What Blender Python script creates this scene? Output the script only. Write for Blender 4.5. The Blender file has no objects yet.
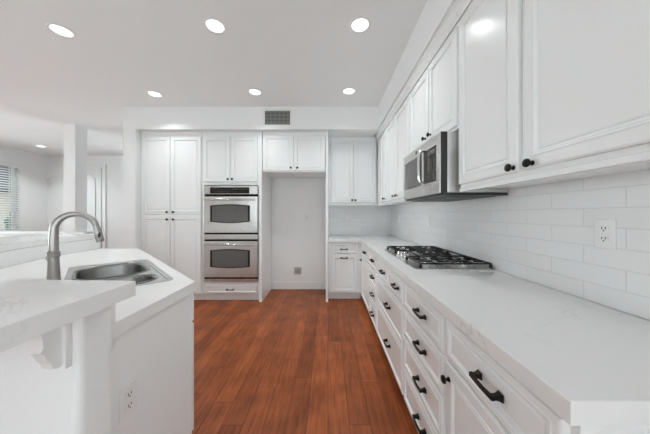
import bpy, bmesh, math, random
from mathutils import Vector, Matrix
random.seed(4)
S = bpy.context.scene
C = S.collection
PI = math.pi
# ---------------------------------------------------------------- camera, world, light, exposure
cam_d = bpy.data.cameras.new('camera'); cam = bpy.data.objects.new('camera', cam_d); C.objects.link(cam)
cam.location = (0, 0, 1.268); cam.rotation_euler = (PI/2, 0, 0)
cam_d.sensor_width = 36; cam_d.lens = 240/650*36
cam_d.shift_x = -3/650; cam_d.shift_y = -2.5/650; cam_d.clip_start = 0.02
S.camera = cam
W = bpy.data.worlds.new('world'); S.world = W; W.use_nodes = True
bg = W.node_tree.nodes['Background']; bg.inputs[0].default_value = (0.80, 0.94, 1.0, 1); bg.inputs[1].default_value = 1.4
S.view_settings.view_transform = 'Standard'; S.view_settings.look = 'None'
S.view_settings.gamma = 1; S.view_settings.use_curve_mapping = False
S.view_settings.exposure = 0.17
try:
    S.cycles.use_denoising = True
    S.cycles.max_bounces = 12; S.cycles.diffuse_bounces = 7; S.cycles.glossy_bounces = 5
    S.cycles.sample_clamp_indirect = 6
except Exception: pass
def area(name, loc, rot, sx, sy, power, col=(1, 1, 1)):
    d = bpy.data.lights.new(name, 'AREA'); d.shape = 'RECTANGLE'; d.size = sx; d.size_y = sy; d.energy = power; d.color = col
    o = bpy.data.objects.new(name, d); C.objects.link(o); o.location = loc; o.rotation_euler = rot; return o
XR_W = 1.083
# fill lights added at made-up openings: behind the camera, dining, family, nook, far room
area('fill_behind_camera', (-1.2, -3.28, 1.15), (PI/2, 0, 0), 3.6, 2.2, 38, (0.87, 0.965, 0.99))
area('fill_dining_side', (-7.44, 0.6, 1.45), (PI/2, 0, -PI/2), 3.4, 1.7, 60, (0.87, 0.965, 0.99))
area('fill_family_side', (-7.44, 3.30, 1.45), (PI/2, 0, -PI/2), 1.3, 1.7, 42, (0.87, 0.965, 0.99))
area('fill_nook_side', (XR_W+.16, -1.70, 1.45), (PI/2, 0, PI/2), 1.7, 1.2, 20, (0.87, 0.965, 0.99))
area('fill_far_room', (-4.05, 6.22+.20, 1.5), (-PI/2, 0, 0), 1.5, 1.6, 18, (0.87, 0.965, 0.99))
CAN_POWER = 3.3

# ---------------------------------------------------------------- materials
def nodes(m): return m.node_tree.nodes, m.node_tree.links
def mat(name, col, rough=.5, metal=0, coat=0, spec=None):
    m = bpy.data.materials.new(name); m.use_nodes = True
    b = m.node_tree.nodes['Principled BSDF']
    b.inputs['Base Color'].default_value = (*col, 1); b.inputs['Roughness'].default_value = rough; b.inputs['Metallic'].default_value = metal
    if coat: b.inputs['Coat Weight'].default_value = coat; b.inputs['Coat Roughness'].default_value = .08
    if spec is not None: b.inputs['Specular IOR Level'].default_value = spec
    return m
def add_noise_bump(m, scale, strength, dist=.002, stretch=(1, 1, 1), detail=3):
    n, l = nodes(m); b = n['Principled BSDF']
    tc = n.new('ShaderNodeTexCoord'); mp = n.new('ShaderNodeMapping'); mp.inputs['Scale'].default_value = stretch
    t = n.new('ShaderNodeTexNoise'); t.inputs['Scale'].default_value = scale; t.inputs['Detail'].default_value = detail
    bu = n.new('ShaderNodeBump'); bu.inputs['Strength'].default_value = strength; bu.inputs['Distance'].default_value = dist
    l.new(tc.outputs['Object'], mp.inputs[0]); l.new(mp.outputs[0], t.inputs['Vector']); l.new(t.outputs['Fac'], bu.inputs['Height']); l.new(bu.outputs[0], b.inputs['Normal'])
    return t
def ramp(n, a, ca, b, cb):
    r = n.new('ShaderNodeValToRGB'); r.color_ramp.elements[0].position = a; r.color_ramp.elements[0].color = (*ca, 1)
    r.color_ramp.elements[1].position = b; r.color_ramp.elements[1].color = (*cb, 1); return r
M = {}
M['wall'] = mat('wall_paint', (.868, .884, .884), .6); add_noise_bump(M['wall'], 90, .25, .002)
M['ceiling'] = mat('ceiling_paint', (.900, .920, .922), .8); add_noise_bump(M['ceiling'], 60, .2, .002)
M['cab'] = mat('cabinet_paint', (.868, .884, .884), .25, coat=.15); add_noise_bump(M['cab'], 14, .03, .002)
M['cabin'] = mat('cabinet_box_paint', (.868, .884, .884), .3)
M['trim'] = mat('trim_paint', (.868, .884, .884), .3)
M['black'] = mat('black_hardware', (.012, .012, .012), .35, .6)
M['cast'] = mat('black_cast_iron', (.012, .012, .013), .42); add_noise_bump(M['cast'], 300, .3, .0005)
M['dark'] = mat('dark_enamel', (.03, .03, .03), .35)
M['blackglass'] = mat('black_glass', (.010, .010, .011), .12, spec=.45)
M['ovenglass'] = mat('oven_window_glass', (.12, .12, .115), .08, spec=.8)
M['matteblack'] = mat('matte_black', (.006, .006, .006), .5, spec=.15)
M['keypad'] = mat('keypad_plastic', (.012, .012, .012), .32, spec=.35)
M['mwglass'] = mat('microwave_glass', (.10, .09, .085), .10, spec=.7)
M['plate'] = mat('white_plastic', (.84, .84, .83), .3)
M['louvre'] = mat('grey_louvre', (.42, .42, .41), .5)
M['greybox'] = mat('grey_recess', (.42, .41, .40), .6)
M['slot'] = mat('dark_slot', (.05, .05, .05), .5)
M['chrome'] = mat('polished_steel', (.72, .72, .71), .12, 1)
M['pane'] = mat('window_glass', (1, 1, 1), .02)
b = M['pane'].node_tree.nodes['Principled BSDF']; b.inputs['Transmission Weight'].default_value = 1; b.inputs['IOR'].default_value = 1.02
def steel(name, col, rough, stretch):
    m = mat(name, col, rough, 1); n, l = nodes(m); b = n['Principled BSDF']
    t = add_noise_bump(m, 60, .08, .001, stretch)
    r = n.new('ShaderNodeMapRange'); r.inputs['To Min'].default_value = rough-.06; r.inputs['To Max'].default_value = rough+.1
    l.new(t.outputs['Fac'], r.inputs['Value']); l.new(r.outputs[0], b.inputs['Roughness']); return m
M['steel'] = steel('brushed_steel', (.74, .73, .715), .26, (.3, 4, 12))
M['sinksteel'] = steel('sink_steel', (.55, .55, .54), .24, (6, 6, 1))
M['bowlsteel_shaded'] = steel('sink_steel_shaded', (.27, .27, .265), .28, (1, 1, 9))  # sink steel darkened: shade and dark reflections inside the bowls put into its colour
M['nickel'] = steel('brushed_nickel', (.40, .385, .365), .31, (8, 8, .5))
M['glow'] = mat('lamp_diffuser', (1, 1, 1), .4)
b = M['glow'].node_tree.nodes['Principled BSDF']; b.inputs['Emission Color'].default_value = (1, .99, .97, 1); b.inputs['Emission Strength'].default_value = 1.8
# quartz: white with sparse faint grey veins
m = mat('white_quartz', (.84, .84, .835), .09, spec=.5); M['quartz'] = m; n, l = nodes(m); b = n['Principled BSDF']
tc = n.new('ShaderNodeTexCoord')
w = n.new('ShaderNodeTexNoise'); w.inputs['Scale'].default_value = 1.6; w.inputs['Detail'].default_value = 7; w.inputs['Roughness'].default_value = .62; w.inputs['Distortion'].default_value = 1.1
l.new(tc.outputs['Object'], w.inputs['Vector'])
sb = n.new('ShaderNodeMath'); sb.operation = 'SUBTRACT'; sb.inputs[1].default_value = .5; l.new(w.outputs['Fac'], sb.inputs[0])
ab = n.new('ShaderNodeMath'); ab.operation = 'ABSOLUTE'; l.new(sb.outputs[0], ab.inputs[0])
vr = ramp(n, .0, (1, 1, 1), .012, (0, 0, 0)); l.new(ab.outputs[0], vr.inputs[0])
w2 = n.new('ShaderNodeTexNoise'); w2.inputs['Scale'].default_value = 3.1; w2.inputs['Detail'].default_value = 4; l.new(tc.outputs['Object'], w2.inputs['Vector'])
vm = ramp(n, .52, (0, 0, 0), .72, (.75, .75, .75)); l.new(w2.outputs['Fac'], vm.inputs[0])
mu = n.new('ShaderNodeMath'); mu.operation = 'MULTIPLY'; l.new(vr.outputs[0], mu.inputs[0]); l.new(vm.outputs[0], mu.inputs[1])
mx = n.new('ShaderNodeMixRGB'); mx.inputs[1].default_value = (.84, .84, .835, 1); mx.inputs[2].default_value = (.60, .60, .60, 1)
l.new(mu.outputs[0], mx.inputs[0]); l.new(mx.outputs[0], b.inputs['Base Color'])
# tile: running bond 0.305 x 0.076 glossy white; axis = which world axis runs along the wall
def tile(name, axis):
    m = mat(name, (.85, .85, .845), .10, spec=.5); n, l = nodes(m); b = n['Principled BSDF']
    tc = n.new('ShaderNodeTexCoord'); sp = n.new('ShaderNodeSeparateXYZ'); cb = n.new('ShaderNodeCombineXYZ')
    l.new(tc.outputs['Object'], sp.inputs[0]); l.new(sp.outputs[axis], cb.inputs['X'])
    ad = n.new('ShaderNodeMath'); ad.inputs[1].default_value = -.914; l.new(sp.outputs['Z'], ad.inputs[0]); l.new(ad.outputs[0], cb.inputs['Y'])
    br = n.new('ShaderNodeTexBrick'); br.inputs['Scale'].default_value = 1; br.inputs['Brick Width'].default_value = .288; br.inputs['Row Height'].default_value = .076
    br.inputs['Mortar Size'].default_value = .0016; br.inputs['Mortar Smooth'].default_value = .3
    br.inputs['Color1'].default_value = (.86, .86, .855, 1); br.inputs['Color2'].default_value = (.82, .82, .815, 1); br.inputs['Mortar'].default_value = (.74, .74, .73, 1)
    l.new(cb.outputs[0], br.inputs['Vector']); l.new(br.outputs['Color'], b.inputs['Base Color'])
    b1 = n.new('ShaderNodeBump'); b1.inputs['Strength'].default_value = .7; b1.inputs['Distance'].default_value = .002; b1.invert = True
    l.new(br.outputs['Fac'], b1.inputs['Height'])
    t = n.new('ShaderNodeTexNoise'); t.inputs['Scale'].default_value = 16; t.inputs['Detail'].default_value = 2; l.new(tc.outputs['Object'], t.inputs['Vector'])
    b2 = n.new('ShaderNodeBump'); b2.inputs['Strength'].default_value = .22; b2.inputs['Distance'].default_value = .006
    l.new(t.outputs['Fac'], b2.inputs['Height']); l.new(b1.outputs[0], b2.inputs['Normal']); l.new(b2.outputs[0], b.inputs['Normal'])
    return m
M['tile_r'] = tile('white_tile_side', 'Y'); M['tile_b'] = tile('white_tile_back', 'X')
# wood floor: planks along Y
m = mat('wood_floor', (.2, .08, .04), .38, spec=.3); M['floor'] = m; n, l = nodes(m); b = n['Principled BSDF']
def mth(op, a=None, bb=None):
    x = n.new('ShaderNodeMath'); x.operation = op
    for i, v in enumerate((a, bb)):
        if v is None: continue
        if isinstance(v, (int, float)): x.inputs[i].default_value = v
        else: l.new(v, x.inputs[i])
    return x.outputs[0]
tc = n.new('ShaderNodeTexCoord'); sp = n.new('ShaderNodeSeparateXYZ'); l.new(tc.outputs['Object'], sp.inputs[0])
xs = mth('DIVIDE', sp.outputs['X'], .128); ix = mth('FLOOR', xs); fx = mth('SUBTRACT', xs, ix)
wn = n.new('ShaderNodeTexWhiteNoise'); wn.noise_dimensions = '1D'; l.new(ix, wn.inputs['W'])
ys = mth('ADD', mth('DIVIDE', sp.outputs['Y'], 1.15), mth('MULTIPLY', wn.outputs['Value'], 5.0)); iy = mth('FLOOR', ys); fy = mth('SUBTRACT', ys, iy)
cb = n.new('ShaderNodeCombineXYZ'); l.new(ix, cb.inputs[0]); l.new(iy, cb.inputs[1])
wn2 = n.new('ShaderNodeTexWhiteNoise'); wn2.noise_dimensions = '2D'; l.new(cb.outputs[0], wn2.inputs['Vector'])
plank = ramp(n, 0, (.235, .058, .014), 1, (.375, .100, .028)); l.new(wn2.outputs['Value'], plank.inputs[0])
mp = n.new('ShaderNodeMapping'); mp.inputs['Scale'].default_value = (22, 1.6, 1); l.new(tc.outputs['Object'], mp.inputs[0])
off = n.new('ShaderNodeVectorMath'); off.operation = 'ADD'; l.new(mp.outputs[0], off.inputs[0])
sc_ = n.new('ShaderNodeVectorMath'); sc_.operation = 'SCALE'; sc_.inputs['Scale'].default_value = 37; l.new(wn2.outputs['Color'], sc_.inputs[0]); l.new(sc_.outputs[0], off.inputs[1])
gr = n.new('ShaderNodeTexNoise'); gr.inputs['Scale'].default_value = 2.2; gr.inputs['Detail'].default_value = 8; gr.inputs['Roughness'].default_value = .65; l.new(off.outputs[0], gr.inputs['Vector'])
gv = ramp(n, .28, (.55, .52, .50), .72, (1.32, 1.32, 1.32)); l.new(gr.outputs['Fac'], gv.inputs[0])
bl = n.new('ShaderNodeTexNoise'); bl.inputs['Scale'].default_value = 5; bl.inputs['Detail'].default_value = 4; l.new(tc.outputs['Object'], bl.inputs['Vector'])
bv = ramp(n, .3, (.72, .70, .68), .7, (1.18, 1.18, 1.18)); l.new(bl.outputs['Fac'], bv.inputs[0])
m1 = n.new('ShaderNodeMixRGB'); m1.blend_type = 'MULTIPLY'; m1.inputs[0].default_value = 1; l.new(plank.outputs[0], m1.inputs[1]); l.new(gv.outputs[0], m1.inputs[2])
m2 = n.new('ShaderNodeMixRGB'); m2.blend_type = 'MULTIPLY'; m2.inputs[0].default_value = 1; l.new(m1.outputs[0], m2.inputs[1]); l.new(bv.outputs[0], m2.inputs[2])
ex = mth('MINIMUM', fx, mth('SUBTRACT', 1.0, fx)); ey = mth('MULTIPLY', mth('MINIMUM', fy, mth('SUBTRACT', 1.0, fy)), 9.0)
seam = mth('LESS_THAN', mth('MINIMUM', ex, ey), .013)
m3 = n.new('ShaderNodeMixRGB'); m3.inputs[2].default_value = (.035, .012, .006, 1); l.new(mth('MULTIPLY', seam, .8), m3.inputs[0]); l.new(m2.outputs[0], m3.inputs[1]); l.new(m3.outputs[0], b.inputs['Base Color'])
bu = n.new('ShaderNodeBump'); bu.inputs['Strength'].default_value = .25; bu.inputs['Distance'].default_value = .001; l.new(gr.outputs['Fac'], bu.inputs['Height']); l.new(bu.outputs[0], b.inputs['Normal'])
# outdoors
M['stucco'] = mat('outside_stucco', (.78, .68, .56), .8); add_noise_bump(M['stucco'], 40, .4)
M['rooftile'] = mat('outside_roof', (.10, .09, .09), .7); add_noise_bump(M['rooftile'], 12, .8, .03)
M['leaf'] = mat('outside_leaf', (.06, .16, .04), .6); add_noise_bump(M['leaf'], 8, .8, .05)
M['lawn'] = mat('outside_ground', (.30, .29, .26), .9); add_noise_bump(M['lawn'], 20, .5)

# ---------------------------------------------------------------- mesh helpers
def add_box(bm, x0, x1, y0, y1, z0, z1, bev=0, seg=2):
    vs = [bm.verts.new(p) for p in ((x0, y0, z0), (x1, y0, z0), (x1, y1, z0), (x0, y1, z0), (x0, y0, z1), (x1, y0, z1), (x1, y1, z1), (x0, y1, z1))]
    fs = [bm.faces.new([vs[i] for i in f]) for f in ((3, 2, 1, 0), (4, 5, 6, 7), (0, 1, 5, 4), (1, 2, 6, 5), (2, 3, 7, 6), (3, 0, 4, 7))]
    if bev:
        es = {e for f in fs for e in f.edges}
        bmesh.ops.bevel(bm, geom=list(es), offset=bev, segments=seg, profile=.5, affect='EDGES')
    return bm
def box(*a, **k): return add_box(bmesh.new(), *a, **k)
def add_prism(bm, pts, z0, z1, bev=0):
    bo = [bm.verts.new((x, y, z0)) for x, y in pts]; to = [bm.verts.new((x, y, z1)) for x, y in pts]
    k = len(pts); bm.faces.new(list(reversed(bo))); tf = bm.faces.new(to)
    for i in range(k): bm.faces.new((bo[i], bo[(i+1) % k], to[(i+1) % k], to[i]))
    if bev: bmesh.ops.bevel(bm, geom=list(tf.edges), offset=bev, segments=2, profile=.5, affect='EDGES')
    return bm
def add_extr(bm, prof, axis, a0, a1):
    """closed 2-D profile extruded along an axis; profile in the two other axes (cyclic order)"""
    def P(u, v, a): return {'x': (a, u, v), 'y': (u, a, v), 'z': (u, v, a)}[axis]
    A = [bm.verts.new(P(u, v, a0)) for u, v in prof]; B = [bm.verts.new(P(u, v, a1)) for u, v in prof]
    k = len(prof); bm.faces.new(A); bm.faces.new(list(reversed(B)))
    for i in range(k): bm.faces.new((A[i], B[i], B[(i+1) % k], A[(i+1) % k]))
    return bm
def add_lathe(bm, prof, mtx=Matrix(), seg=24):
    """prof: (radius, height) about local z, then transformed"""
    rings = []
    for r, h in prof:
        if r < 1e-6: rings.append([bm.verts.new(mtx @ Vector((0, 0, h)))])
        else: rings.append([bm.verts.new(mtx @ Vector((r*math.cos(2*PI*i/seg), r*math.sin(2*PI*i/seg), h))) for i in range(seg)])
    for a, c in zip(rings, rings[1:]):
        for i in range(seg):
            j = (i+1) % seg
            if len(a) == 1 and len(c) == 1: continue
            if len(a) == 1: bm.faces.new((a[0], c[i], c[j]))
            elif len(c) == 1: bm.faces.new((a[i], a[j], c[0]))
            else: bm.faces.new((a[i], a[j], c[j], c[i]))
    if len(rings[0]) > 1: bm.faces.new(list(reversed(rings[0])))
    if len(rings[-1]) > 1: bm.faces.new(rings[-1])
    return bm
def add_tube(bm, pts, radii, seg=16):
    pts = [Vector(p) for p in pts]
    if not isinstance(radii, (list, tuple)): radii = [radii]*len(pts)
    rings = []; up = None
    for i, p in enumerate(pts):
        t = (pts[min(i+1, len(pts)-1)]-pts[max(i-1, 0)]).normalized()
        if up is None: up = t.orthogonal().normalized()
        up = (up - t*up.dot(t)).normalized(); s = t.cross(up)
        rings.append([bm.verts.new(p+radii[i]*(math.cos(2*PI*k/seg)*up+math.sin(2*PI*k/seg)*s)) for k in range(seg)])
    for a, c in zip(rings, rings[1:]):
        for k in range(seg): bm.faces.new((a[k], a[(k+1) % seg], c[(k+1) % seg], c[k]))
    bm.faces.new(list(reversed(rings[0]))); bm.faces.new(rings[-1]); return bm
def sheet_with_holes(bm, outer, holes, z0, z1):
    """a slab of any outline with holes through it"""
    loops = []
    for pts in [outer]+holes: loops.append([bm.verts.new((x, y, z1)) for x, y in pts])
    es = [bm.edges.new((lp[i], lp[(i+1) % len(lp)])) for lp in loops for i in range(len(lp))]
    r = bmesh.ops.triangle_fill(bm, use_beauty=True, edges=es)
    top = [f for f in r['geom'] if isinstance(f, bmesh.types.BMFace)]
    bmap = {v: bm.verts.new((v.co.x, v.co.y, z0)) for lp in loops for v in lp}
    for f in top:
        bm.faces.new([bmap[v] for v in reversed(f.verts)])
    for lp in loops:
        for i in range(len(lp)):
            a, c = lp[i], lp[(i+1) % len(lp)]
            bm.faces.new((a, c, bmap[c], bmap[a]))
    return bm
def rrect(x0, x1, y0, y1, r, k=5):
    out = []
    for cx, cy, a0 in ((x1-r, y1-r, 0), (x0+r, y1-r, 90), (x0+r, y0+r, 180), (x1-r, y0+r, 270)):
        for i in range(k+1):
            a = math.radians(a0+90*i/k); out.append((cx+r*math.cos(a), cy+r*math.sin(a)))
    return out
def obj(name, bm, m, parent=None, smooth=None):
    bmesh.ops.recalc_face_normals(bm, faces=bm.faces)
    me = bpy.data.meshes.new(name); bm.to_mesh(me); bm.free()
    if smooth:
        for p in me.polygons: p.use_smooth = True
        me.set_sharp_from_angle(angle=math.radians(smooth))
    me.materials.append(M[m]); o = bpy.data.objects.new(name, me); C.objects.link(o)
    if parent: o.parent = parent
    return o
def struct(name, bm, m, parent=None, smooth=None):
    o = obj(name, bm, m, parent, smooth)
    if not parent: o['kind'] = 'structure'
    return o
def tag(o, label, cat, group=None):
    o['label'] = label; o['category'] = cat
    if group: o['group'] = group
    return o
def thing(name, label, cat, loc=(0, 0, 0), rz=0, group=None):
    o = bpy.data.objects.new(name, None); o.empty_display_size = .1; C.objects.link(o); o.location = loc; o.rotation_euler = (0, 0, rz)
    return tag(o, label, cat, group)

# ---------------------------------------------------------------- room shell
H = 2.80; XR = 1.083; YB = 4.08; XL = -7.27; YF = 6.22; YC = -3.1
struct('floor', box(XL-.15, XR+.15, YC-.15, YF+.15, -.08, 0), 'floor')
struct('ceiling', box(XL-.15, XR+.15, YC-.15, YF+.15, H, H+.12), 'ceiling')
struct('wall_back', box(-2.735, XR, YB, YB+.12, 0, H), 'wall')
# end wall beside the pantry and the dropped soffits above the cabinets
struct('wall_pantry_end', box(-2.913, -2.738, 3.41, YB+.12, 0, H), 'wall')
struct('wall_soffit_back', box(-2.738, .713, 3.41, YB, 2.48, H), 'wall')
struct('wall_soffit_right', box(.713, XR, YC, YB, 2.495, H), 'wall')
def wall_openings(name, axis, c0, c1, a0, a1, ops):
    """wall slab with rectangular openings (lo, hi, z0, z1)"""
    bm = bmesh.new()
    def bx(u0, u1, z0, z1):
        if u1-u0 < 1e-4 or z1-z0 < 1e-4: return
        if axis == 'x': add_box(bm, u0, u1, c0, c1, z0, z1)
        else: add_box(bm, c0, c1, u0, u1, z0, z1)
    u = a0
    for lo, hi, z0, z1 in sorted(ops):
        bx(u, lo, 0, H); bx(lo, hi, 0, z0); bx(lo, hi, z1, H); u = hi
    bx(u, a1, 0, H)
    return struct(name, bm, 'wall')
wall_openings('wall_left', 'y', XL-.14, XL, YC, YF+.14, [(4.36, 5.63, .867, 2.44), (2.6, 4.0, .6, 2.3), (-1.1, 2.3, .6, 2.3)])  # last two openings are out of view, added to admit fill light
wall_openings('wall_right', 'y', XR, XR+.14, YC-.15, YF+.15, [(-2.6, -.8, .8, 2.1)])  # unseen opening added so fill light reaches the peninsula
wall_openings('wall_far', 'x', YF, YF+.14, XL, XR, [(-4.85, -3.25, .65, 2.35)])  # hidden opening added to brighten the far room
wall_openings('wall_front', 'x', YC-.14, YC, XL, XR, [(-3.0, .6, 0, 2.25)])  # opening behind the camera added to let fill light in
# half wall and column at the edge of the family room
struct('wall_half', box(XL, -4.20, 4.13, 4.26, 0, .93), 'wall')
struct('trim_3', box(XL, -4.18, 4.10, 4.29, .931, .972, bev=.006), 'trim')
struct('column', box(-4.51, -4.305, 4.09, 4.295, .973, H, bev=.006), 'wall')
# baseboards
def baseboard(name, x0, x1, y0, y1):
    bm = box(x0, x1, y0, y1, 0, .13, bev=.005); return struct(name, bm, 'trim')
baseboard('baseboard_alcove', -.956, -.033, YB-.016, YB-.001)
baseboard('baseboard_far', XL, -6.75, YF-.016, YF-.001)
baseboard('baseboard_far', -5.66, XR-.01, YF-.016, YF-.001)
baseboard('baseboard_right', XR-.016, XR-.001, YC, .44)
# tiled backsplash
struct('backsplash_wall', box(XR-.010, XR, .20, YB-.0105, .9145, 1.45), 'tile_r')
struct('backsplash_wall', box(.006, XR-.0101, YB-.010, YB, .9145, 1.45), 'tile_b')
# side window in view, then unseen windows and glass doors added for fill light
def window(name, axis, c, lo, hi, z0, z1, fw=.05, d=.06, mull=()):
    bm = bmesh.new()
    def bx(u0, u1, a, b2):
        if axis == 'y': add_box(bm, c-d, c, u0, u1, a, b2, bev=.004)
        else: add_box(bm, u0, u1, c-d, c, a, b2, bev=.004)
    bx(lo, hi, z0, z0+fw); bx(lo, hi, z1-fw, z1); bx(lo, lo+fw, z0+fw, z1-fw); bx(hi-fw, hi, z0+fw, z1-fw)
    for u in mull: bx(u-fw/2, u+fw/2, z0+fw, z1-fw)
    o = struct(name, bm, 'trim'); o['kind'] = 'structure'
    g = bmesh.new()
    if axis == 'y': add_box(g, c-d*.6, c-d*.5, lo+fw, hi-fw, z0+fw, z1-fw)
    else: add_box(g, lo+fw, hi-fw, c-d*.6, c-d*.5, z0+fw, z1-fw)
    obj('pane', g, 'pane', o); return o
window('window_1', 'y', XL-.05, 4.361, 5.629, .868, 2.439, mull=(4.99,))
window('added_window_2', 'y', XL-.05, -1.099, 2.299, .601, 2.299, mull=(.6,))
window('added_window_3', 'y', XL-.05, 2.601, 3.999, .601, 2.299)
window('added_window_4', 'y', XR+.12, -2.599, -.801, .801, 2.099, mull=(-1.7,))
window('added_window_5', 'x', YF+.12, -4.849, -3.251, .651, 2.349, mull=(-4.05,))
window('added_door_2', 'x', YC-.05, -2.999, .599, .001, 2.249, fw=.07, mull=(-1.2,))
# far room door with an arched raised panel
d = struct('door_1', box(-6.62, -5.84, YF-.05, YF-.012, .01, 2.46, bev=.004), 'trim')
def arch(x0, x1, z0, z1, rise, k=14):
    pts = [(x0, z0), (x1, z0)]
    for i in range(k+1):
        t = i/k; pts.append((x1+(x0-x1)*t, z1+rise*math.sin(PI*t)))
    return pts
bm = bmesh.new(); add_extr(bm, arch(-6.49, -5.97, 1.12, 2.20, .12), 'y', YF-.075, YF-.051); obj('door_panel', bm, 'trim', d)
obj('door_panel', box(-6.49, -5.97, YF-.075, YF-.051, .18, .98, bev=.006), 'trim', d)
bm = bmesh.new(); add_lathe(bm, [(.027, 0), (.027, .008), (.010, .012), (.010, .035), (.026, .045), (.026, .06), (0, .068)], Matrix.Translation((-5.91, YF-.051, 1.0)) @ Matrix.Rotation(PI/2, 4, 'X'), 20)
obj('door_knob', bm, 'nickel', d, 40)
bm = bmesh.new(); add_box(bm, -5.835, -5.74, YF-.03, YF-.001, 0, 2.56, bev=.006); add_box(bm, -6.72, -6.625, YF-.03, YF-.001, 0, 2.56, bev=.006); add_box(bm, -6.624, -5.836, YF-.03, YF-.001, 2.466, 2.56, bev=.006)
struct('trim_4', bm, 'trim')
# outside the side window: neighbouring house, tree, ground
struct('ground', box(-40, XL-.2, -25, 30, -.5, -.3), 'lawn')
nh = thing('neighbour_house', 'tan stucco house with a dark roof outside the blinds', 'house', (-17, 12, -.3))
obj('house_wall', box(-3, 3, -7, 7, 0, 2.6), 'stucco', nh)
bm = bmesh.new(); add_extr(bm, [(3.6, 2.5), (3.6, 2.7), (0, 4.2), (-3.6, 2.7), (-3.6, 2.5)], 'y', -7.5, 7.5); obj('roof', bm, 'rooftile', nh)
for y in (-4.6, 1.2): obj('window', box(3.005, 3.05, y, y+1.4, 1, 2.1), 'dark', nh)
tr = thing('garden_shrub', 'green shrub growing outside the family room window', 'shrub', (-10.6, 8.4, -.3))
bm = bmesh.new()
for i in range(26):
    a = random.random()*2*PI; r = random.random()*.55; z = .35+random.random()*1.2
    bmesh.ops.create_icosphere(bm, subdivisions=2, radius=.22+.14*random.random(), matrix=Matrix.Translation((r*math.cos(a), r*math.sin(a), z)))
for v in bm.verts: v.co += Vector((random.uniform(-.03, .03), random.uniform(-.03, .03), random.uniform(-.03, .03)))
obj('foliage', bm, 'leaf', tr)
bm = bmesh.new(); add_tube(bm, [(0, 0, 0), (.02, 0, .3), (0, .02, .7)], [.05, .04, .03], 8); obj('trunk', bm, 'stucco', tr)

# ---------------------------------------------------------------- cabinet kit (front faces local -y)
def panel_bm(x0, x1, z0, z1, t=.02, stile=.055, raised=True):
    """a framed door or drawer front with eased edges, a moulded inner edge and a centre panel"""
    bm = bmesh.new()
    L = [(0, 0), (0, -t+.006), (.002, -t+.002), (.006, -t), (stile-.014, -t), (stile-.011, -t-.002), (stile-.007, -t-.002), (stile-.004, -t), (stile, -t+.009), (stile+.008, -t+.010), (stile+.012, -t+.006), (stile+.015, -t+.0055)]
    rings = []
    for i, y in L:
        rings.append([bm.verts.new(p) for p in ((x0+i, y, z0+i), (x1-i, y, z0+i), (x1-i, y, z1-i), (x0+i, y, z1-i))])
    bm.faces.new(rings[0]); bm.faces.new(rings[-1])
    for a, c in zip(rings, rings[1:]):
        for k in range(4): bm.faces.new((a[k], a[(k+1) % 4], c[(k+1) % 4], c[k]))
    return bm
def knob(parent, x, z, y=-.0205):
    bm = bmesh.new()
    add_lathe(bm, [(.0095, 0), (.0095, .003), (.006, .006), (.0052, .012), (.0075, .016), (.0150, .019), (.0162, .023), (.0145, .027), (.009, .030), (0, .031)], Matrix.Translation((x, y, z)) @ Matrix.Rotation(PI/2, 4, 'X'), 20)
    return obj('knob', bm, 'black', parent, 40)
def pull(parent, x, z, y=-.0205, L=.090):
    bm = bmesh.new()
    for s in (-1, 1):
        cx = x+s*L/2
        sec = [(.0105, 0), (.0105, .003), (.0075, .009), (.006, .018), (.0065, .026)]
        rings = [[bm.verts.new((cx+i*r, y-h, z+j*r)) for i, j in ((-1, -1), (1, -1), (1, 1), (-1, 1))] for r, h in sec]
        bm.faces.new(rings[0]); bm.faces.new(rings[-1])
        for a, c in zip(rings, rings[1:]):
            for k in range(4): bm.faces.new((a[k], a[(k+1) % 4], c[(k+1) % 4], c[k]))
    nb = 12; rings = []
    for i in range(nb+1):
        u = -1+2*i/nb; cx = x+u*(L/2+.007); hz = .0052+.0022*abs(u)**3; yo = y-.0225-.0035*(1-u*u)
        rings.append([bm.verts.new(p) for p in ((cx, yo, z-hz), (cx, yo-.009, z-hz*.8), (cx, yo-.009, z+hz*.8), (cx, yo, z+hz))])
    bm.faces.new(rings[0]); bm.faces.new(rings[-1])
    for a, c in zip(rings, rings[1:]):
        for k in range(4): bm.faces.new((a[k], a[(k+1) % 4], c[(k+1) % 4], c[k]))
    return obj('handle', bm, 'black', parent, 30)
def cabinet(name, label, loc, rz, w, depth, z0, z1, fronts, toe=False, group=None, rail=0, crown=None):
    t = thing(name, label, 'cabinet', loc, rz, group)
    obj('body', box(.0007, w-.0007, 0, depth, z0, z1, bev=.0015, seg=1), 'cabin', t)
    if toe: obj('toe_kick', box(.002, w-.002, .055, depth, .001, z0-.001), 'trim', t)
    if rail: obj('light_rail', box(.001, w-.001, -.006, .02, z0-rail, z0-.0005, bev=.003), 'cab', t)
    if crown:
        a, c = crown
        prof = [(-.001, a), (-.010, a), (-.012, a+.012), (-.022, a+.030), (-.030, a+.055), (-.034, a+.06), (-.034, c), (-.001, c)]
        bm = bmesh.new(); add_extr(bm, prof, 'x', .001, w-.001); obj('crown_molding', bm, 'cab', t)
    for f in fronts:
        kind, x0, x1, fz0, fz1 = f[:5]
        st = .055 if kind == 'door' else .032
        o = obj(kind, panel_bm(x0, x1, fz0, fz1, stile=st, raised=True), 'cab', t)
        for hw in f[5:]:
            (knob if hw[0] == 'knob' else pull)(o, hw[1], hw[2])
    return t
R90 = -PI/2
k_ = .01454
def px(x): return (x-328)*k_
DT = 3.51   # face-frame plane of the tall units
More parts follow.
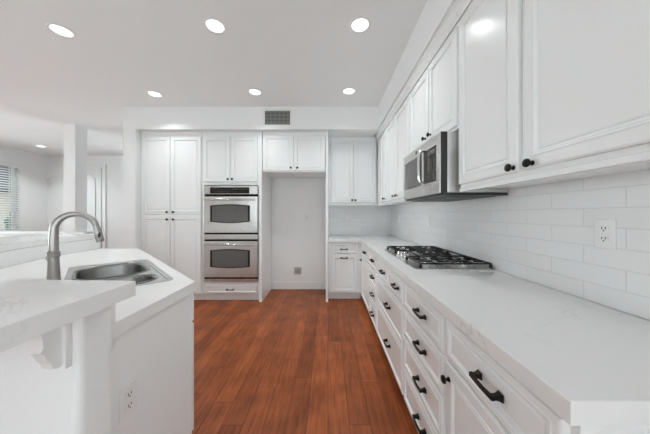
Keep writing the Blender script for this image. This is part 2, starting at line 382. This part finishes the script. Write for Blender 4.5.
# pantry
x0 = -2.733; P = lambda X: X-x0
cabinet('pantry_cabinet', 'tall white pantry cabinet with four doors beside the double oven', (x0, DT, 0), 0, -1.836-x0, .55, .10, 2.478, [
    ('door', P(-2.700), P(-2.303), 1.272, 2.40, ('knob', P(-2.333), 1.303)), ('door', P(-2.292), P(-1.850), 1.272, 2.40, ('knob', P(-2.243), 1.303)),
    ('door', P(-2.700), P(-2.303), .115, 1.248, ('knob', P(-2.333), 1.197)), ('door', P(-2.292), P(-1.850), .115, 1.248, ('knob', P(-2.243), 1.197))], toe=True)
# oven cabinet: an open frame round the oven
x0 = -1.834; w = -1.001-x0
t = thing('oven_cabinet', 'tall white cabinet housing the steel double oven, one drawer below', 'cabinet', (x0, DT, 0))
bm = bmesh.new(); add_box(bm, .001, .030, 0, .55, .10, 2.478); add_box(bm, w-.030, w-.001, 0, .55, .10, 2.478); add_box(bm, .0305, w-.0305, 0, .55, 1.70, 2.478); add_box(bm, .0305, w-.0305, 0, .55, .10, .285)
obj('body', bm, 'cabin', t); obj('toe_kick', box(.002, w-.002, .055, .55, .001, .099), 'trim', t)
for a, c, kx in ((-1.817, -1.429, -1.452), (-1.413, -1.025, -1.390)):
    o = obj('door', panel_bm(a-x0, c-x0, 1.748, 2.40), 'cab', t); knob(o, kx-x0, 1.781)
o = obj('drawer', panel_bm(-1.776-x0, -1.036-x0, .122, .240, stile=.03), 'cab', t); pull(o, -1.42-x0, .178)
# double wall oven
ov = thing('double_oven', 'stainless steel double wall oven built into the tall cabinet', 'oven', (-1.407, DT-.002, .297)); hw = .389
T = lambda z: z-.297
obj('body', box(-.375, .375, .004, .50, .004, T(1.675)), 'dark', ov)
o = obj('front_frame', box(-hw, hw, -.020, .003, 0, T(1.684), bev=.002), 'matteblack', ov)
cp = obj('control_panel', box(-hw, hw, -.045, -.0205, T(1.562), T(1.682), bev=.003), 'steel', ov)
obj('display', box(-.295, .272, -.0475, -.0455, T(1.570), T(1.660), bev=.001), 'blackglass', cp)
for i in range(9):
    for j in range(2): obj('button', box(-.235+i*.052, -.215+i*.052, -.0482, -.0478, T(1.590)+j*.035, T(1.597)+j*.035), 'mwglass', cp)
def bulged(x0, x1, z0, z1, b, k=12):
    return [(x0+(x1-x0)*i/k, z0-b*math.sin(PI*i/k)) for i in range(k+1)]+[(x1-(x1-x0)*i/k, z1+b*math.sin(PI*i/k)) for i in range(k+1)]
for zd0, zd1, zw0, zw1, zh in ((1.005, 1.528, 1.162, 1.398, 1.483), (.362, .882, .512, .752, .842)):
    dr = obj('oven_door', box(-hw, hw, -.050, -.0205, T(zd0), T(zd1), bev=.004), 'steel', ov)
    bm = bmesh.new(); add_extr(bm, bulged(-.290, .282, T(zw0), T(zw1), .018), 'y', -.0525, -.0505); fr = obj('window_frame', bm, 'matteblack', dr)
    bm = bmesh.new(); add_extr(bm, bulged(-.262, .254, T(zw0)+.012, T(zw1)-.012, .016), 'y', -.0545, -.053); obj('window_glass', bm, 'ovenglass', fr)
    bm = bmesh.new(); n_ = 16
    pts = [(-.36+.72*i/n_, -.090-.012*math.sin(PI*i/n_), T(zh)) for i in range(n_+1)]
    add_tube(bm, pts, .0125, 14)
    for s in (-.345, .345): add_tube(bm, [(s, -.0505, T(zh)), (s, -.092, T(zh))], .010, 12)
    obj('handle', bm, 'chrome', dr, 40)
obj('vent_strip', box(-hw, hw, -.044, -.0205, T(.908), T(.980), bev=.004), 'steel', ov)
obj('bottom_strip', box(-hw, hw, -.044, -.0205, .002, T(.335), bev=.004), 'steel', ov)
# refrigerator alcove
tag(obj('alcove_side_panel', box(-.998, -.958, 3.47, YB-.017, .001, 2.478, bev=.002), 'cab'), 'white tall panel on the oven side of the refrigerator alcove', 'panel')
tag(obj('alcove_side_panel', box(-.032, .004, 3.47, YB-.017, .001, 2.478, bev=.002), 'cab'), 'white tall panel between refrigerator alcove and corner cabinets', 'panel')
x0 = -.957
cabinet('alcove_cabinet', 'short white two door cabinet spanning the top of the refrigerator alcove', (x0, DT, 0), 0, -.033-x0, .55, 1.885, 2.478, [
    ('door', .005, .455, 1.905, 2.42, ('knob', .418, 1.945)), ('door', .462, .920, 1.905, 2.42, ('knob', .512, 1.945))])
# upper cabinet on the back wall
cabinet('corner_upper_cabinet', 'white two door upper cabinet on back wall beside the alcove', (.006, 3.74, 0), 0, .757, .328, 1.437, 2.478, [
    ('door', .045, .388, 1.452, 2.417, ('knob', .366, 1.49)), ('door', .394, .735, 1.452, 2.417, ('knob', .418, 1.49))], rail=.025)
# upper cabinets on the side wall (local x runs towards the camera)
XU = .766; DU = .306
def upper(name, label, yn, yf, z0, doors, rail=.022):
    fr = []
    for a, c, kd, kz in doors: fr.append(('door', yf-c, yf-a, z0+.018 if rail else z0+.015, 2.365, ('knob', yf-kd, kz)))
    return cabinet(name, label, (XU, yf, 0), R90, yf-yn, DU, z0, 2.40, fr, rail=rail, crown=(2.402, 2.494))
upper('corner_upper_cabinet', 'narrow white single door upper cabinet in the back corner beyond the microwave', 3.072, 3.714, 1.420, [(3.085, 3.42, 3.17, 1.478)])
upper('upper_cabinet', 'white two door upper cabinet on far side of the microwave', 2.198, 3.070, 1.420, [(2.21, 2.645, 2.585, 1.475), (2.655, 3.06, 2.70, 1.475)])
upper('upper_cabinet', 'short white two door upper cabinet directly above the microwave', 1.388, 2.196, 1.775, [(1.396, 1.780, 1.740, 1.847), (1.790, 2.186, 1.835, 1.847)], rail=0)
upper('upper_cabinet', 'large white two door upper cabinet above the countertop outlet', .44, 1.386, 1.420, [(.455, .918, .875, 1.456), (.946, 1.375, .965, 1.456)])
# microwave (local x 0 far .. .675 near)
mw = thing('microwave', 'stainless steel over-range microwave hung above the gas cooktop', 'microwave', (.66, 2.09, 1.395), R90)
obj('body', box(.002, .673, .0455, .405, .004, .364, bev=.003), 'steel', mw)
dr = obj('microwave_door', box(0, .43, .006, .045, .001, .364, bev=.002), 'dark', mw)
bm = bmesh.new(); add_box(bm, .0, .43, -.001, .0055, .001, .078, bev=.002); add_box(bm, .0, .43, -.001, .0055, .300, .364, bev=.002); add_box(bm, 0, .028, -.001, .0055, .0785, .2995, bev=.001); add_box(bm, .405, .43, -.001, .0055, .0785, .2995, bev=.001)
obj('door_frame', bm, 'steel', dr)
obj('door_window', box(.0285, .4045, .0012, .0055, .079, .299), 'mwglass', dr)
bm = bmesh.new(); pts = []
for i in range(17):
    u = i/16; pts.append((.470, .0005-.046*(1-abs(2*u-1)**5), .078+.226*(.5-.5*math.cos(PI*u))))
add_tube(bm, pts, [.011]*17, 14); obj('handle', bm, 'chrome', dr, 40)
cp = obj('control_panel', box(.431, .675, .006, .045, .001, .364, bev=.002), 'dark', mw)
bm = bmesh.new(); add_box(bm, .431, .675, -.001, .0055, .001, .078, bev=.002); add_box(bm, .431, .675, -.001, .0055, .300, .364, bev=.002); add_box(bm, .628, .675, -.001, .0055, .0785, .2995, bev=.001)
obj('panel_frame', bm, 'steel', cp)
obj('key_pad', box(.4315, .6275, .0012, .0055, .079, .299), 'keypad', cp)
obj('display', box(.50, .615, .0004, .0010, .255, .285), 'mwglass', cp)
for i in range(3):
    for j in range(5): obj('button', box(.505+i*.04, .530+i*.04, .0004, .0010, .095+j*.030, .113+j*.030), 'mwglass', cp)
bm = bmesh.new(); add_lathe(bm, [(.014, 0), (.014, .002), (0, .003)], Matrix.Translation((.30, -.001, .333)) @ Matrix.Rotation(PI/2, 4, 'X'), 24); obj('emblem', bm, 'dark', dr)
bm = bmesh.new(); add_box(bm, .004, .671, .020, .404, -.014, .003, bev=.002)
for i in range(12): add_box(bm, .03+i*.05, .062+i*.05, .06, .37, -.018, -.0145)
obj('vent_grille', bm, 'dark', mw)

# ---------------------------------------------------------------- base cabinets
XB = .495; DB = .570
def base(label, yn, yf, fronts, name='base_cabinet'):
    fr = []
    for kind, a, c, z0, z1, hwr in fronts: fr.append((kind, yf-c, yf-a, z0, z1, (hwr[0], yf-hwr[1], hwr[2])))
    return cabinet(name, label, (XB, yf, 0), R90, yf-yn, DB, .10, .866, fr, toe=True)
rows4 = ((.692, .850, .768), (.512, .680, .597), (.318, .500, .412), (.112, .306, .210))
base('white base cabinet with a drawer over a door at the near counter end', .47, .985, [
    ('drawer', .490, .972, .692, .850, ('pull', .703, .768)), ('door', .490, .972, .112, .680, ('knob', .940, .622))])
base('white four drawer base cabinet between cooktop base and near end door', .987, 1.522,
     [('drawer', 1.000, 1.510, a, c, ('pull', 1.212, h)) for a, c, h in rows4])
base('wide white base cabinet directly under the gas cooktop', 1.524, 2.372, [
    ('drawer', 1.536, 1.930, .692, .850, ('pull', 1.655, .772)), ('drawer', 1.942, 2.360, .692, .850, ('pull', 2.055, .776)),
    ('drawer', 1.536, 2.360, .428, .680, ('pull', 1.875, .555)), ('drawer', 1.536, 2.360, .112, .416, ('pull', 1.875, .262))])
base('narrow white four drawer base cabinet on far side of the cooktop', 2.374, 2.720,
     [('drawer', 2.386, 2.708, a, c, ('pull', 2.52, h)) for a, c, h in ((.692, .850, .785), (.512, .680, .612), (.318, .500, .430), (.112, .306, .225))])
base('white base cabinet in the counter corner with one drawer over a knobbed door', 2.722, 4.065, [
    ('drawer', 2.735, 3.43, .692, .850, ('pull', 3.05, .784)), ('door', 2.735, 3.43, .112, .680, ('knob', 3.37, .628))])
cabinet('base_cabinet', 'small white base cabinet on back wall beside the refrigerator alcove', (.006, 3.56, 0), 0, .486, .505, .10, .866, [
    ('drawer', .045, .425, .690, .842, ('pull', .230, .755)), ('door', .045, .425, .115, .672, ('pull', .230, .628))], toe=True)
# countertop
bm = bmesh.new(); add_prism(bm, [(.459, .454), (1.072, .454), (1.072, 4.069), (.0065, 4.069), (.0065, 3.512), (.459, 3.512)], .868, .914, bev=.003)
tag(obj('countertop', bm, 'quartz'), 'white quartz L-shaped countertop running under the tiled backsplash', 'countertop')

# gas cooktop (local x far to near, y front to back)
ct = thing('gas_cooktop', 'stainless gas cooktop with black grates set in the countertop', 'cooktop', (.556, 2.43, .9142), R90)
bm = bmesh.new(); add_prism(bm, rrect(0, .912, 0, .512, .02), 0, .007, bev=.003); obj('pan', bm, 'steel', ct)
burn = [(.17, .145, .036), (.17, .39, .028), (.456, .31, .050), (.742, .145, .028), (.742, .39, .036)]
for bx_, by_, r in burn:
    bm = bmesh.new(); add_lathe(bm, [(r*1.5, .0072), (r*1.5, .010), (r*1.15, .012), (r*1.1, .022), (r*.9, .023)], Matrix.Translation((bx_, by_, 0)), 28)
    bo = obj('burner', bm, 'chrome', ct, 40)
    bm = bmesh.new(); add_lathe(bm, [(r, .0232), (r, .028), (r*.9, .031), (0, .032)], Matrix.Translation((bx_, by_, 0)), 28); obj('burner_cap', bm, 'cast', bo, 40)
def grate(gx0, gx1, gy0, gy1, centres):
    bm = bmesh.new(); zb, zt, bw = .031, .041, .0055
    def bar(xa, ya, xb, yb, z0=zb, z1=zt):
        add_box(bm, min(xa, xb)-bw, max(xa, xb)+bw, min(ya, yb)-bw, max(ya, yb)+bw, z0, z1, bev=.0018, seg=1)
    bar(gx0, gy0, gx1, gy0); bar(gx0, gy1, gx1, gy1); bar(gx0, gy0+.012, gx0, gy1-.012); bar(gx1, gy0+.012, gx1, gy1-.012)
    for cx, cy in ((gx0, gy0), (gx1, gy0), (gx0, gy1), (gx1, gy1)):
        add_box(bm, cx-.008, cx+.008, cy-.008, cy+.008, .0075, zb, bev=.002, seg=1)
    for cx, cy in centres:
        lo = max(gy0, cy-.12); hi = min(gy1, cy+.12)
        bar(gx0+.012, cy, cx-.028, cy); bar(cx+.028, cy, gx1-.012, cy)
        bar(cx, lo+.012, cx, cy-.028); bar(cx, cy+.028, cx, hi-.012)
        for s in (-1, 1):
            bar(cx+s*.062, lo+.012, cx+s*.062, cy-.045); bar(cx+s*.062, cy+.045, cx+s*.062, hi-.012)
    if len(centres) == 2: bar(gx0+.012, (gy0+gy1)/2, gx1-.012, (gy0+gy1)/2)
    return obj('grate', bm, 'cast', ct)
grate(.036, .306, .042, .496, [(.17, .145), (.17, .39)])
grate(.323, .590, .140, .496, [(.456, .31)])
grate(.607, .880, .042, .496, [(.742, .145), (.742, .39)])
for i, (kx, ky) in enumerate(((.369, .052), (.412, .092), (.456, .052), (.500, .092), (.544, .052))):
    bm = bmesh.new(); add_lathe(bm, [(.021, .0072), (.021, .012), (.017, .014), (.016, .032), (.013, .035), (0, .0355)], Matrix.Translation((kx, ky, 0)), 24)
    add_box(bm, kx-.003, kx+.003, ky-.015, ky+.015, .0355, .039, bev=.001, seg=1); obj('control_knob', bm, 'chrome', ct, 40)

# ---------------------------------------------------------------- peninsula
PC = (-.7, 2.4)
def arc(r, a0, a1, k=40): return [(PC[0]+r*math.cos(math.radians(a0+(a1-a0)*i/k)), PC[1]+r*math.sin(math.radians(a0+(a1-a0)*i/k))) for i in range(k+1)]
def ring_prism(bm, r0, r1, xend, yend, z0, z1, bev=0):
    inner = [(xend, PC[1]-r0)]+arc(r0, 270, 180)+[(PC[0]-r0, yend)]
    outer = [(xend, PC[1]-r1)]+arc(r1, 270, 180)+[(PC[0]-r1, yend)]
    return add_prism(bm, inner+list(reversed(outer)), z0, z1, bev)
bm = bmesh.new(); ring_prism(bm, 1.682, 1.776, -.65, 2.49, 0, 1.0195)
bmesh.ops.bevel(bm, geom=[e for e in bm.edges if abs(e.verts[0].co.x+.65) < 1e-4 and abs(e.verts[1].co.x+.65) < 1e-4 and abs(e.verts[0].co.y-.624) < 1e-3 and abs(e.verts[1].co.y-.624) < 1e-3], offset=.02, segments=5, profile=.5, affect='EDGES'); struct('wall_peninsula', bm, 'wall')
bm = bmesh.new(); ring_prism(bm, 1.66, 1.681, -.655, 2.485, .9145, 1.0195)
tag(obj('curved_splash', bm, 'quartz'), 'curved white upstand between sink counter and raised bar', 'backsplash')
bm = bmesh.new(); ring_prism(bm, 1.668, 2.25, -.587, 2.505, 1.021, 1.067, bev=.003)
tag(obj('raised_bar_counter', bm, 'quartz'), 'curved white quartz raised bar top wrapping the sink counter', 'countertop')
# sink: local u along the slanted edge (far to near), v towards the kitchen
SK = Vector((-1.117, 1.583, 0)); U = Vector((.7071, -.7071, 0)); V = Vector((.7071, .7071, 0))
def uv(u, v): p = SK+U*u+V*v; return (p.x, p.y)
SA = math.radians(-45)          # local x = U, local y = V
outer = [(-.697, .748), (-.697, 1.262), (-1.975, 2.506), (-2.352, 2.49)]+arc(1.656, 180, 270, 36)[1:]
hole = [uv(u, v) for u, v in rrect(-.405, .395, -.408, -.012, .05)]
bm = bmesh.new(); sheet_with_holes(bm, outer, [hole], .868, .914)
tag(obj('countertop', bm, 'quartz'), 'white quartz sink counter with a slanted edge below the raised bar', 'countertop')
sk = thing('kitchen_sink', 'stainless steel double bowl sink set in the slanted counter', 'sink', (SK.x, SK.y, .9145), SA)
bowls = [(-.330, .115, -.385, -.055), (.150, .380, -.385, -.055)]
bm = bmesh.new(); sheet_with_holes(bm, rrect(-.42, .41, -.42, 0, .035), [rrect(*bw_, .11) for bw_ in bowls], 0, .006)
bmesh.ops.recalc_face_normals(bm, faces=bm.faces)
obj('sink_deck', bm, 'sinksteel', sk)
bm = bmesh.new()
add_box(bm, -.385, .375, -.030, -.020, .0065, .0095, bev=.0014); obj('ledge_ridge', bm, 'chrome', sk)
for x0_, x1_, y0_, y1_ in bowls:
    bm = bmesh.new(); rings = []
    for ins, z, r in ((-.006, .0085, .115), (0, .0095, .11), (.006, .006, .106), (.010, -.006, .10), (.016, -.15, .095), (.028, -.175, .085), (.055, -.185, .06)):
        rings.append([bm.verts.new((x, y, z)) for x, y in rrect(x0_+ins, x1_-ins, y0_+ins, y1_-ins, r, 6)])
    k = len(rings[0])
    for a, c in zip(rings, rings[1:]):
        for i in range(k): bm.faces.new((a[i], a[(i+1) % k], c[(i+1) % k], c[i]))
    bm.faces.new(rings[-1]); bo = obj('bowl', bm, 'bowlsteel_shaded', sk, 50)
    bm = bmesh.new(); add_lathe(bm, [(.045, -.1845), (.045, -.182), (.035, -.183), (0, -.1835)], Matrix.Translation(((x0_+x1_)/2, (y0_+y1_)/2, 0)), 24); obj('drain', bm, 'chrome', bo, 40)
# faucet (local x = reach towards the kitchen)
fa = thing('kitchen_faucet', 'brushed nickel gooseneck kitchen faucet behind the sink', 'faucet', (-1.438, 1.258, .9145), math.radians(45))
bm = bmesh.new(); add_lathe(bm, [(.028, 0), (.028, .006), (.0255, .012), (.024, .05), (.0215, .115), (.0205, .128)], Matrix(), 28); obj('base', bm, 'nickel', fa, 50)
bm = bmesh.new(); add_lathe(bm, [(.0215, .1285), (.0255, .133), (.0255, .142), (.023, .146), (.0255, .150), (.0255, .156), (.021, .161)], Matrix(), 28); obj('collar', bm, 'nickel', fa, 30)
bm = bmesh.new(); pts = [(0, 0, .1612), (0, 0, .20), (0, 0, .235), (.001, 0, .262)]; R_ = .080
for i in range(1, 25):
    a = PI-i*(PI*.95)/24; pts.append((.081+R_*math.cos(a), 0, .272+R_*math.sin(a)*1.06))
nn = len(pts); rad = [.0200, .0195, .0185, .0178]+[.0172-.0022*min(1, i/10) for i in range(1, 25)]
add_tube(bm, pts, rad, 20); obj('spout', bm, 'nickel', fa, 60)
p = Vector(pts[-1]); q = (p-Vector(pts[-2])).normalized()
bm = bmesh.new(); hp = [p+q*s for s in (.001, .006, .040, .082, .090)]; add_tube(bm, hp, [.0150, .0160, .0175, .0190, .0175], 20); sh = obj('spray_head', bm, 'nickel', fa, 40)
bm = bmesh.new(); c_ = p+q*.050
mt = Matrix.Translation(c_+Vector((.002, -.0168, 0)))
bmesh.ops.create_uvsphere(bm, u_segments=14, v_segments=8, radius=1, matrix=mt @ Matrix.Rotation(.12, 4, 'Y') @ Matrix.Diagonal((.0065, .0045, .016, 1)))
obj('spray_button', bm, 'slot', sh, 60)
bm = bmesh.new(); add_tube(bm, [(0, .023, .045), (0, .055, .047)], [.015, .013], 14); add_tube(bm, [(0, .050, .047), (-.01, .060, .075), (-.03, .068, .125)], [.008, .007, .006], 12); obj('lever', bm, 'nickel', fa, 50)
# cabinet under the sink counter: an open carcass, so the bowls hang free
t = thing('sink_cabinet', 'white peninsula base cabinet under the slanted sink counter', 'cabinet', (-.712, 1.255, 0))
ox, oy = -.712, 1.255
def L2(pts): return [(x-ox, y-oy) for x, y in pts]
bm = bmesh.new(); s_ = .02*1.4142
add_prism(bm, L2([(-.712, .760), (-.712, 1.255), (-1.970, 2.480), (-2.345, 2.480), (-2.345, 2.460), (-1.978, 2.460), (-.732, 1.247), (-.732, .760)]), .10, .866)
obj('body', bm, 'wall', t)
bm = bmesh.new(); add_prism(bm, L2([(-.713, .762), (-.713, 1.20), (-.790, 1.275), (-1.97, 2.42), (-2.34, 2.42), (-2.34, 2.40), (-1.98, 2.40), (-.733, 1.19), (-.733, .762)]), .001, .099)
obj('toe_kick', bm, 'trim', t)
A = Vector((1.970-.712, 0, 0)); e = Vector((-.712+1.970, 1.255-2.480)).normalized(); ang = math.atan2(e.y, e.x)+PI
ln = math.hypot(1.258, 1.225)
for a, c, kd in ((.03, .57, .53), (.585, 1.13, .63)):
    for kind, z0, z1 in (('false_drawer', .700, .850), ('door', .112, .688)):
        o = obj(kind, panel_bm(a, c, z0, z1, stile=.05 if kind == 'door' else .032), 'cab', t)
        o.rotation_euler = (0, 0, ang)
        nb_ = Vector((-e.y, e.x)); o.location = (0.0005*.7, .0005*.7, 0)
        if kind == 'door': knob(o, kd, .64)
        else: knob(o, (a+c)/2, .775)
o = obj('filler_knob_rail', panel_bm(1.145, 1.72, .112, .850), 'cab', t); o.rotation_euler = (0, 0, ang); o.location = (.0004, .0004, 0); o.name = 'door'; knob(o, 1.19, .64)
o = obj('knob_plate', bmesh.new(), 'cab', t); bpy.data.objects.remove(o)
# corbel under the bar overhang
co = thing('bar_corbel', 'small white ogee corbel under the raised bar overhang', 'corbel', (-.705, .6235, .875))
obj('back_plate', box(-.006, .040, -.016, 0, 0, .145, bev=.002), 'trim', co)
prof = [(-.0165, .145), (-.074, .145), (-.074, .134), (-.068, .130), (-.062, .114), (-.057, .094), (-.056, .076), (-.062, .066), (-.056, .060), (-.048, .042), (-.040, .030), (-.036, .016), (-.028, .010), (-.0165, .010)]
bm = bmesh.new(); add_extr(bm, prof, 'x', .004, .032); obj('bracket', bm, 'trim', co)

# ---------------------------------------------------------------- outlets, switches, vent, sensor
def outlet(name, label, loc, rz, kind='duplex', group=None, cat='outlet'):
    t = thing(name, label, cat, loc, rz, group)
    obj('cover_plate', box(-.036, .036, -.006, 0, -.058, .058, bev=.003), 'plate', t)
    if kind == 'duplex':
        for s in (-1, 1):
            bm = bmesh.new(); add_prism(bm, rrect(-.0165, .0165, -.0135, .0135, .010), 0, .002)
            bmesh.ops.transform(bm, matrix=Matrix.Translation((0, -.0062, s*.0195)) @ Matrix.Rotation(PI/2, 4, 'X'), verts=bm.verts)
            so = obj('socket', bm, 'plate', t)
            bm = bmesh.new(); z = s*.0195
            add_box(bm, -.0075, -.0045, -.0088, -.0083, z-.001, z+.0075); add_box(bm, .0045, .0075, -.0088, -.0083, z-.001, z+.0075)
            add_lathe(bm, [(.0026, 0), (.0026, .0006)], Matrix.Translation((0, -.0083, z-.0065)) @ Matrix.Rotation(PI/2, 4, 'X'), 12); obj('slots', bm, 'slot', so)
    else:
        obj('rocker', box(-.016, .016, -.009, -.0062, -.033, .033, bev=.0012), 'plate', t)
    return t
outlet('wall_outlet', 'white duplex outlet low on the near end of the peninsula', (-.7115, .852, .610), PI/2)
outlet('wall_outlet', 'white duplex outlet on tiled backsplash under the large upper cabinet', (1.0725, .927, 1.193), R90)
outlet('wall_outlet', 'small white outlet on side backsplash beyond the cooktop', (1.0725, 2.55, 1.205), R90)
outlet('wall_outlet', 'pale outlet on side backsplash close to the back corner', (1.0725, 3.60, 1.205), R90)
outlet('wall_switch', 'white rocker switch on the tiles behind the corner counter', (.345, YB-.0105, 1.215), 0, 'rocker', cat='switch')
outlet('wall_outlet', 'white outlet at mid height inside the refrigerator alcove', (-.365, YB-.0005, 1.205), 0)
outlet('light_switch', 'white light switch on the far wall beside the arched panel door', (-5.60, YF-.0005, 1.09), 0, 'rocker', cat='switch')
t = thing('water_outlet_box', 'recessed refrigerator water box low on the alcove wall', 'valve box', (-.515, YB-.0005, .310))
bm = bmesh.new(); add_box(bm, -.082, .082, -.006, 0, .060, .085, bev=.002); add_box(bm, -.082, .082, -.006, 0, -.085, -.060, bev=.002); add_box(bm, -.082, -.058, -.006, 0, -.0595, .0595, bev=.002); add_box(bm, .058, .082, -.006, 0, -.0595, .0595, bev=.002)
obj('frame', bm, 'plate', t); obj('recess', box(-.0575, .0575, -.0012, 0, -.059, .059), 'greybox', t)
bm = bmesh.new(); add_tube(bm, [(0, -.002, -.058), (0, -.0045, -.01)], .004, 8); add_tube(bm, [(0, -.0045, -.01), (0, -.010, .02)], .009, 10); add_tube(bm, [(-.018, -.012, .022), (.018, -.012, .022)], .004, 8); obj('valve', bm, 'chrome', t, 40)
# air return grille in the soffit
t = thing('air_vent', 'white framed air return grille in the soffit above the alcove', 'vent', (-.7175, 3.4095, 2.6415))
bm = bmesh.new(); add_box(bm, -.205, .205, -.008, 0, .098, .122, bev=.002); add_box(bm, -.205, .205, -.008, 0, -.122, -.098, bev=.002); add_box(bm, -.205, -.178, -.008, 0, -.0975, .0975, bev=.002); add_box(bm, .178, .205, -.008, 0, -.0975, .0975, bev=.002)
obj('frame', bm, 'plate', t); obj('backing', box(-.1775, .1775, -.0012, 0, -.097, .097), 'slot', t)
bm = bmesh.new()
for i in range(10):
    z = -.088+i*.0195; add_extr(bm, [(-.0015, z+.004), (-.0065, z-.004), (-.0072, z-.002), (-.0020, z+.006)], 'x', -.177, .177)
for i in range(6): add_box(bm, -.148+i*.059-.002, -.148+i*.059+.002, -.0080, -.0074, -.097, .097)
obj('louvres', bm, 'louvre', t)
t = thing('motion_sensor', 'small white sensor high in the far room corner', 'sensor', (XL+.05, YF-.05, 2.21))
bm = bmesh.new(); add_prism(bm, [(-.048, .048), (-.048, -.02), (.02, .048)], -.055, .055); obj('housing', bm, 'plate', t)
bm = bmesh.new(); bmesh.ops.create_uvsphere(bm, u_segments=16, v_segments=10, radius=.04, matrix=Matrix.Translation((-.004, .004, -.005))); obj('lens', bm, 'plate', t, 60)
# window blind
t = thing('window_blind', 'white horizontal slat blind on the far room window', 'blind', (XL+.002, 4.995, .87))
obj('headrail', box(.004, .06, -.66, .66, 1.49, 1.58, bev=.003), 'plate', t)
bm = bmesh.new()
for i in range(27):
    z = .03+i*.0535; vs = [bm.verts.new(p) for p in ((.010, -.65, z+.010), (.056, -.65, z-.010), (.056, .65, z-.010), (.010, .65, z+.010), (.010, -.65, z+.013), (.056, -.65, z-.007), (.056, .65, z-.007), (.010, .65, z+.013))]
    for f in ((0, 1, 2, 3), (7, 6, 5, 4), (0, 4, 5, 1), (1, 5, 6, 2), (2, 6, 7, 3), (3, 7, 4, 0)): bm.faces.new([vs[j] for j in f])
obj('slats', bm, 'plate', t)
bm = bmesh.new()
for y in (-.45, 0, .45): add_box(bm, .031, .035, y-.006, y+.006, .0, 1.489)
obj('cords', bm, 'plate', t)

# ---------------------------------------------------------------- recessed ceiling lights
def can():
    r = thing('recessed_light', '', 'light', (0, 0, H))
    bm = bmesh.new(); pr = [(.066, -.0012), (.069, -.005), (.084, -.006), (.089, -.001)]
    seg = 36; rings = [[bm.verts.new((a*math.cos(2*PI*i/seg), a*math.sin(2*PI*i/seg), h)) for i in range(seg)] for a, h in pr]
    for a, c in zip(rings, rings[1:]+rings[:1]):
        for i in range(seg): bm.faces.new((a[i], a[(i+1) % seg], c[(i+1) % seg], c[i]))
    obj('trim_ring', bm, 'plate', r, 40)
    bm = bmesh.new(); add_lathe(bm, [(.0655, -.0008), (.0655, -.003), (.04, -.005), (0, -.006)], Matrix(), 36); obj('lens', bm, 'glow', r, 40)
    d = bpy.data.lights.new('lamp', 'AREA'); d.shape = 'DISK'; d.size = .125; d.energy = CAN_POWER; d.spread = math.radians(118); d.color = (.93, .985, .985)
    o = bpy.data.objects.new('lamp', d); C.objects.link(o); o.parent = r; o.location = (0, 0, -.012); return r
spots = [(.259, 1.94, 'round recessed ceiling light in the near row close to the side soffit'), (-.918, 1.95, 'round recessed ceiling light in middle of the near row'),
         (-2.22, 2.00, 'round recessed ceiling light above the sink counter in the near row'), (.26, 2.98, 'round recessed ceiling light in the far row by the soffit corner'),
         (-.913, 3.00, 'round recessed ceiling light in the far row beside the air vent'), (-2.20, 3.05, 'round recessed ceiling light in the far row above the pantry'),
         (-6.42, 5.37, 'small recessed ceiling light in the far room beyond the column')]
first = can()
for i, (x, y, lab) in enumerate(spots):
    if i == 0: r = first
    else:
        r = first.copy(); C.objects.link(r)
        for ch in first.children:
            c = ch.copy(); C.objects.link(c); c.parent = r
    if i == 6:
        for c in r.children:
            if c.type == 'LIGHT': c.data = c.data.copy(); c.data.energy = 8
    r.location = (x, y, H); r['label'] = lab; r['group'] = 'recessed ceiling lights'
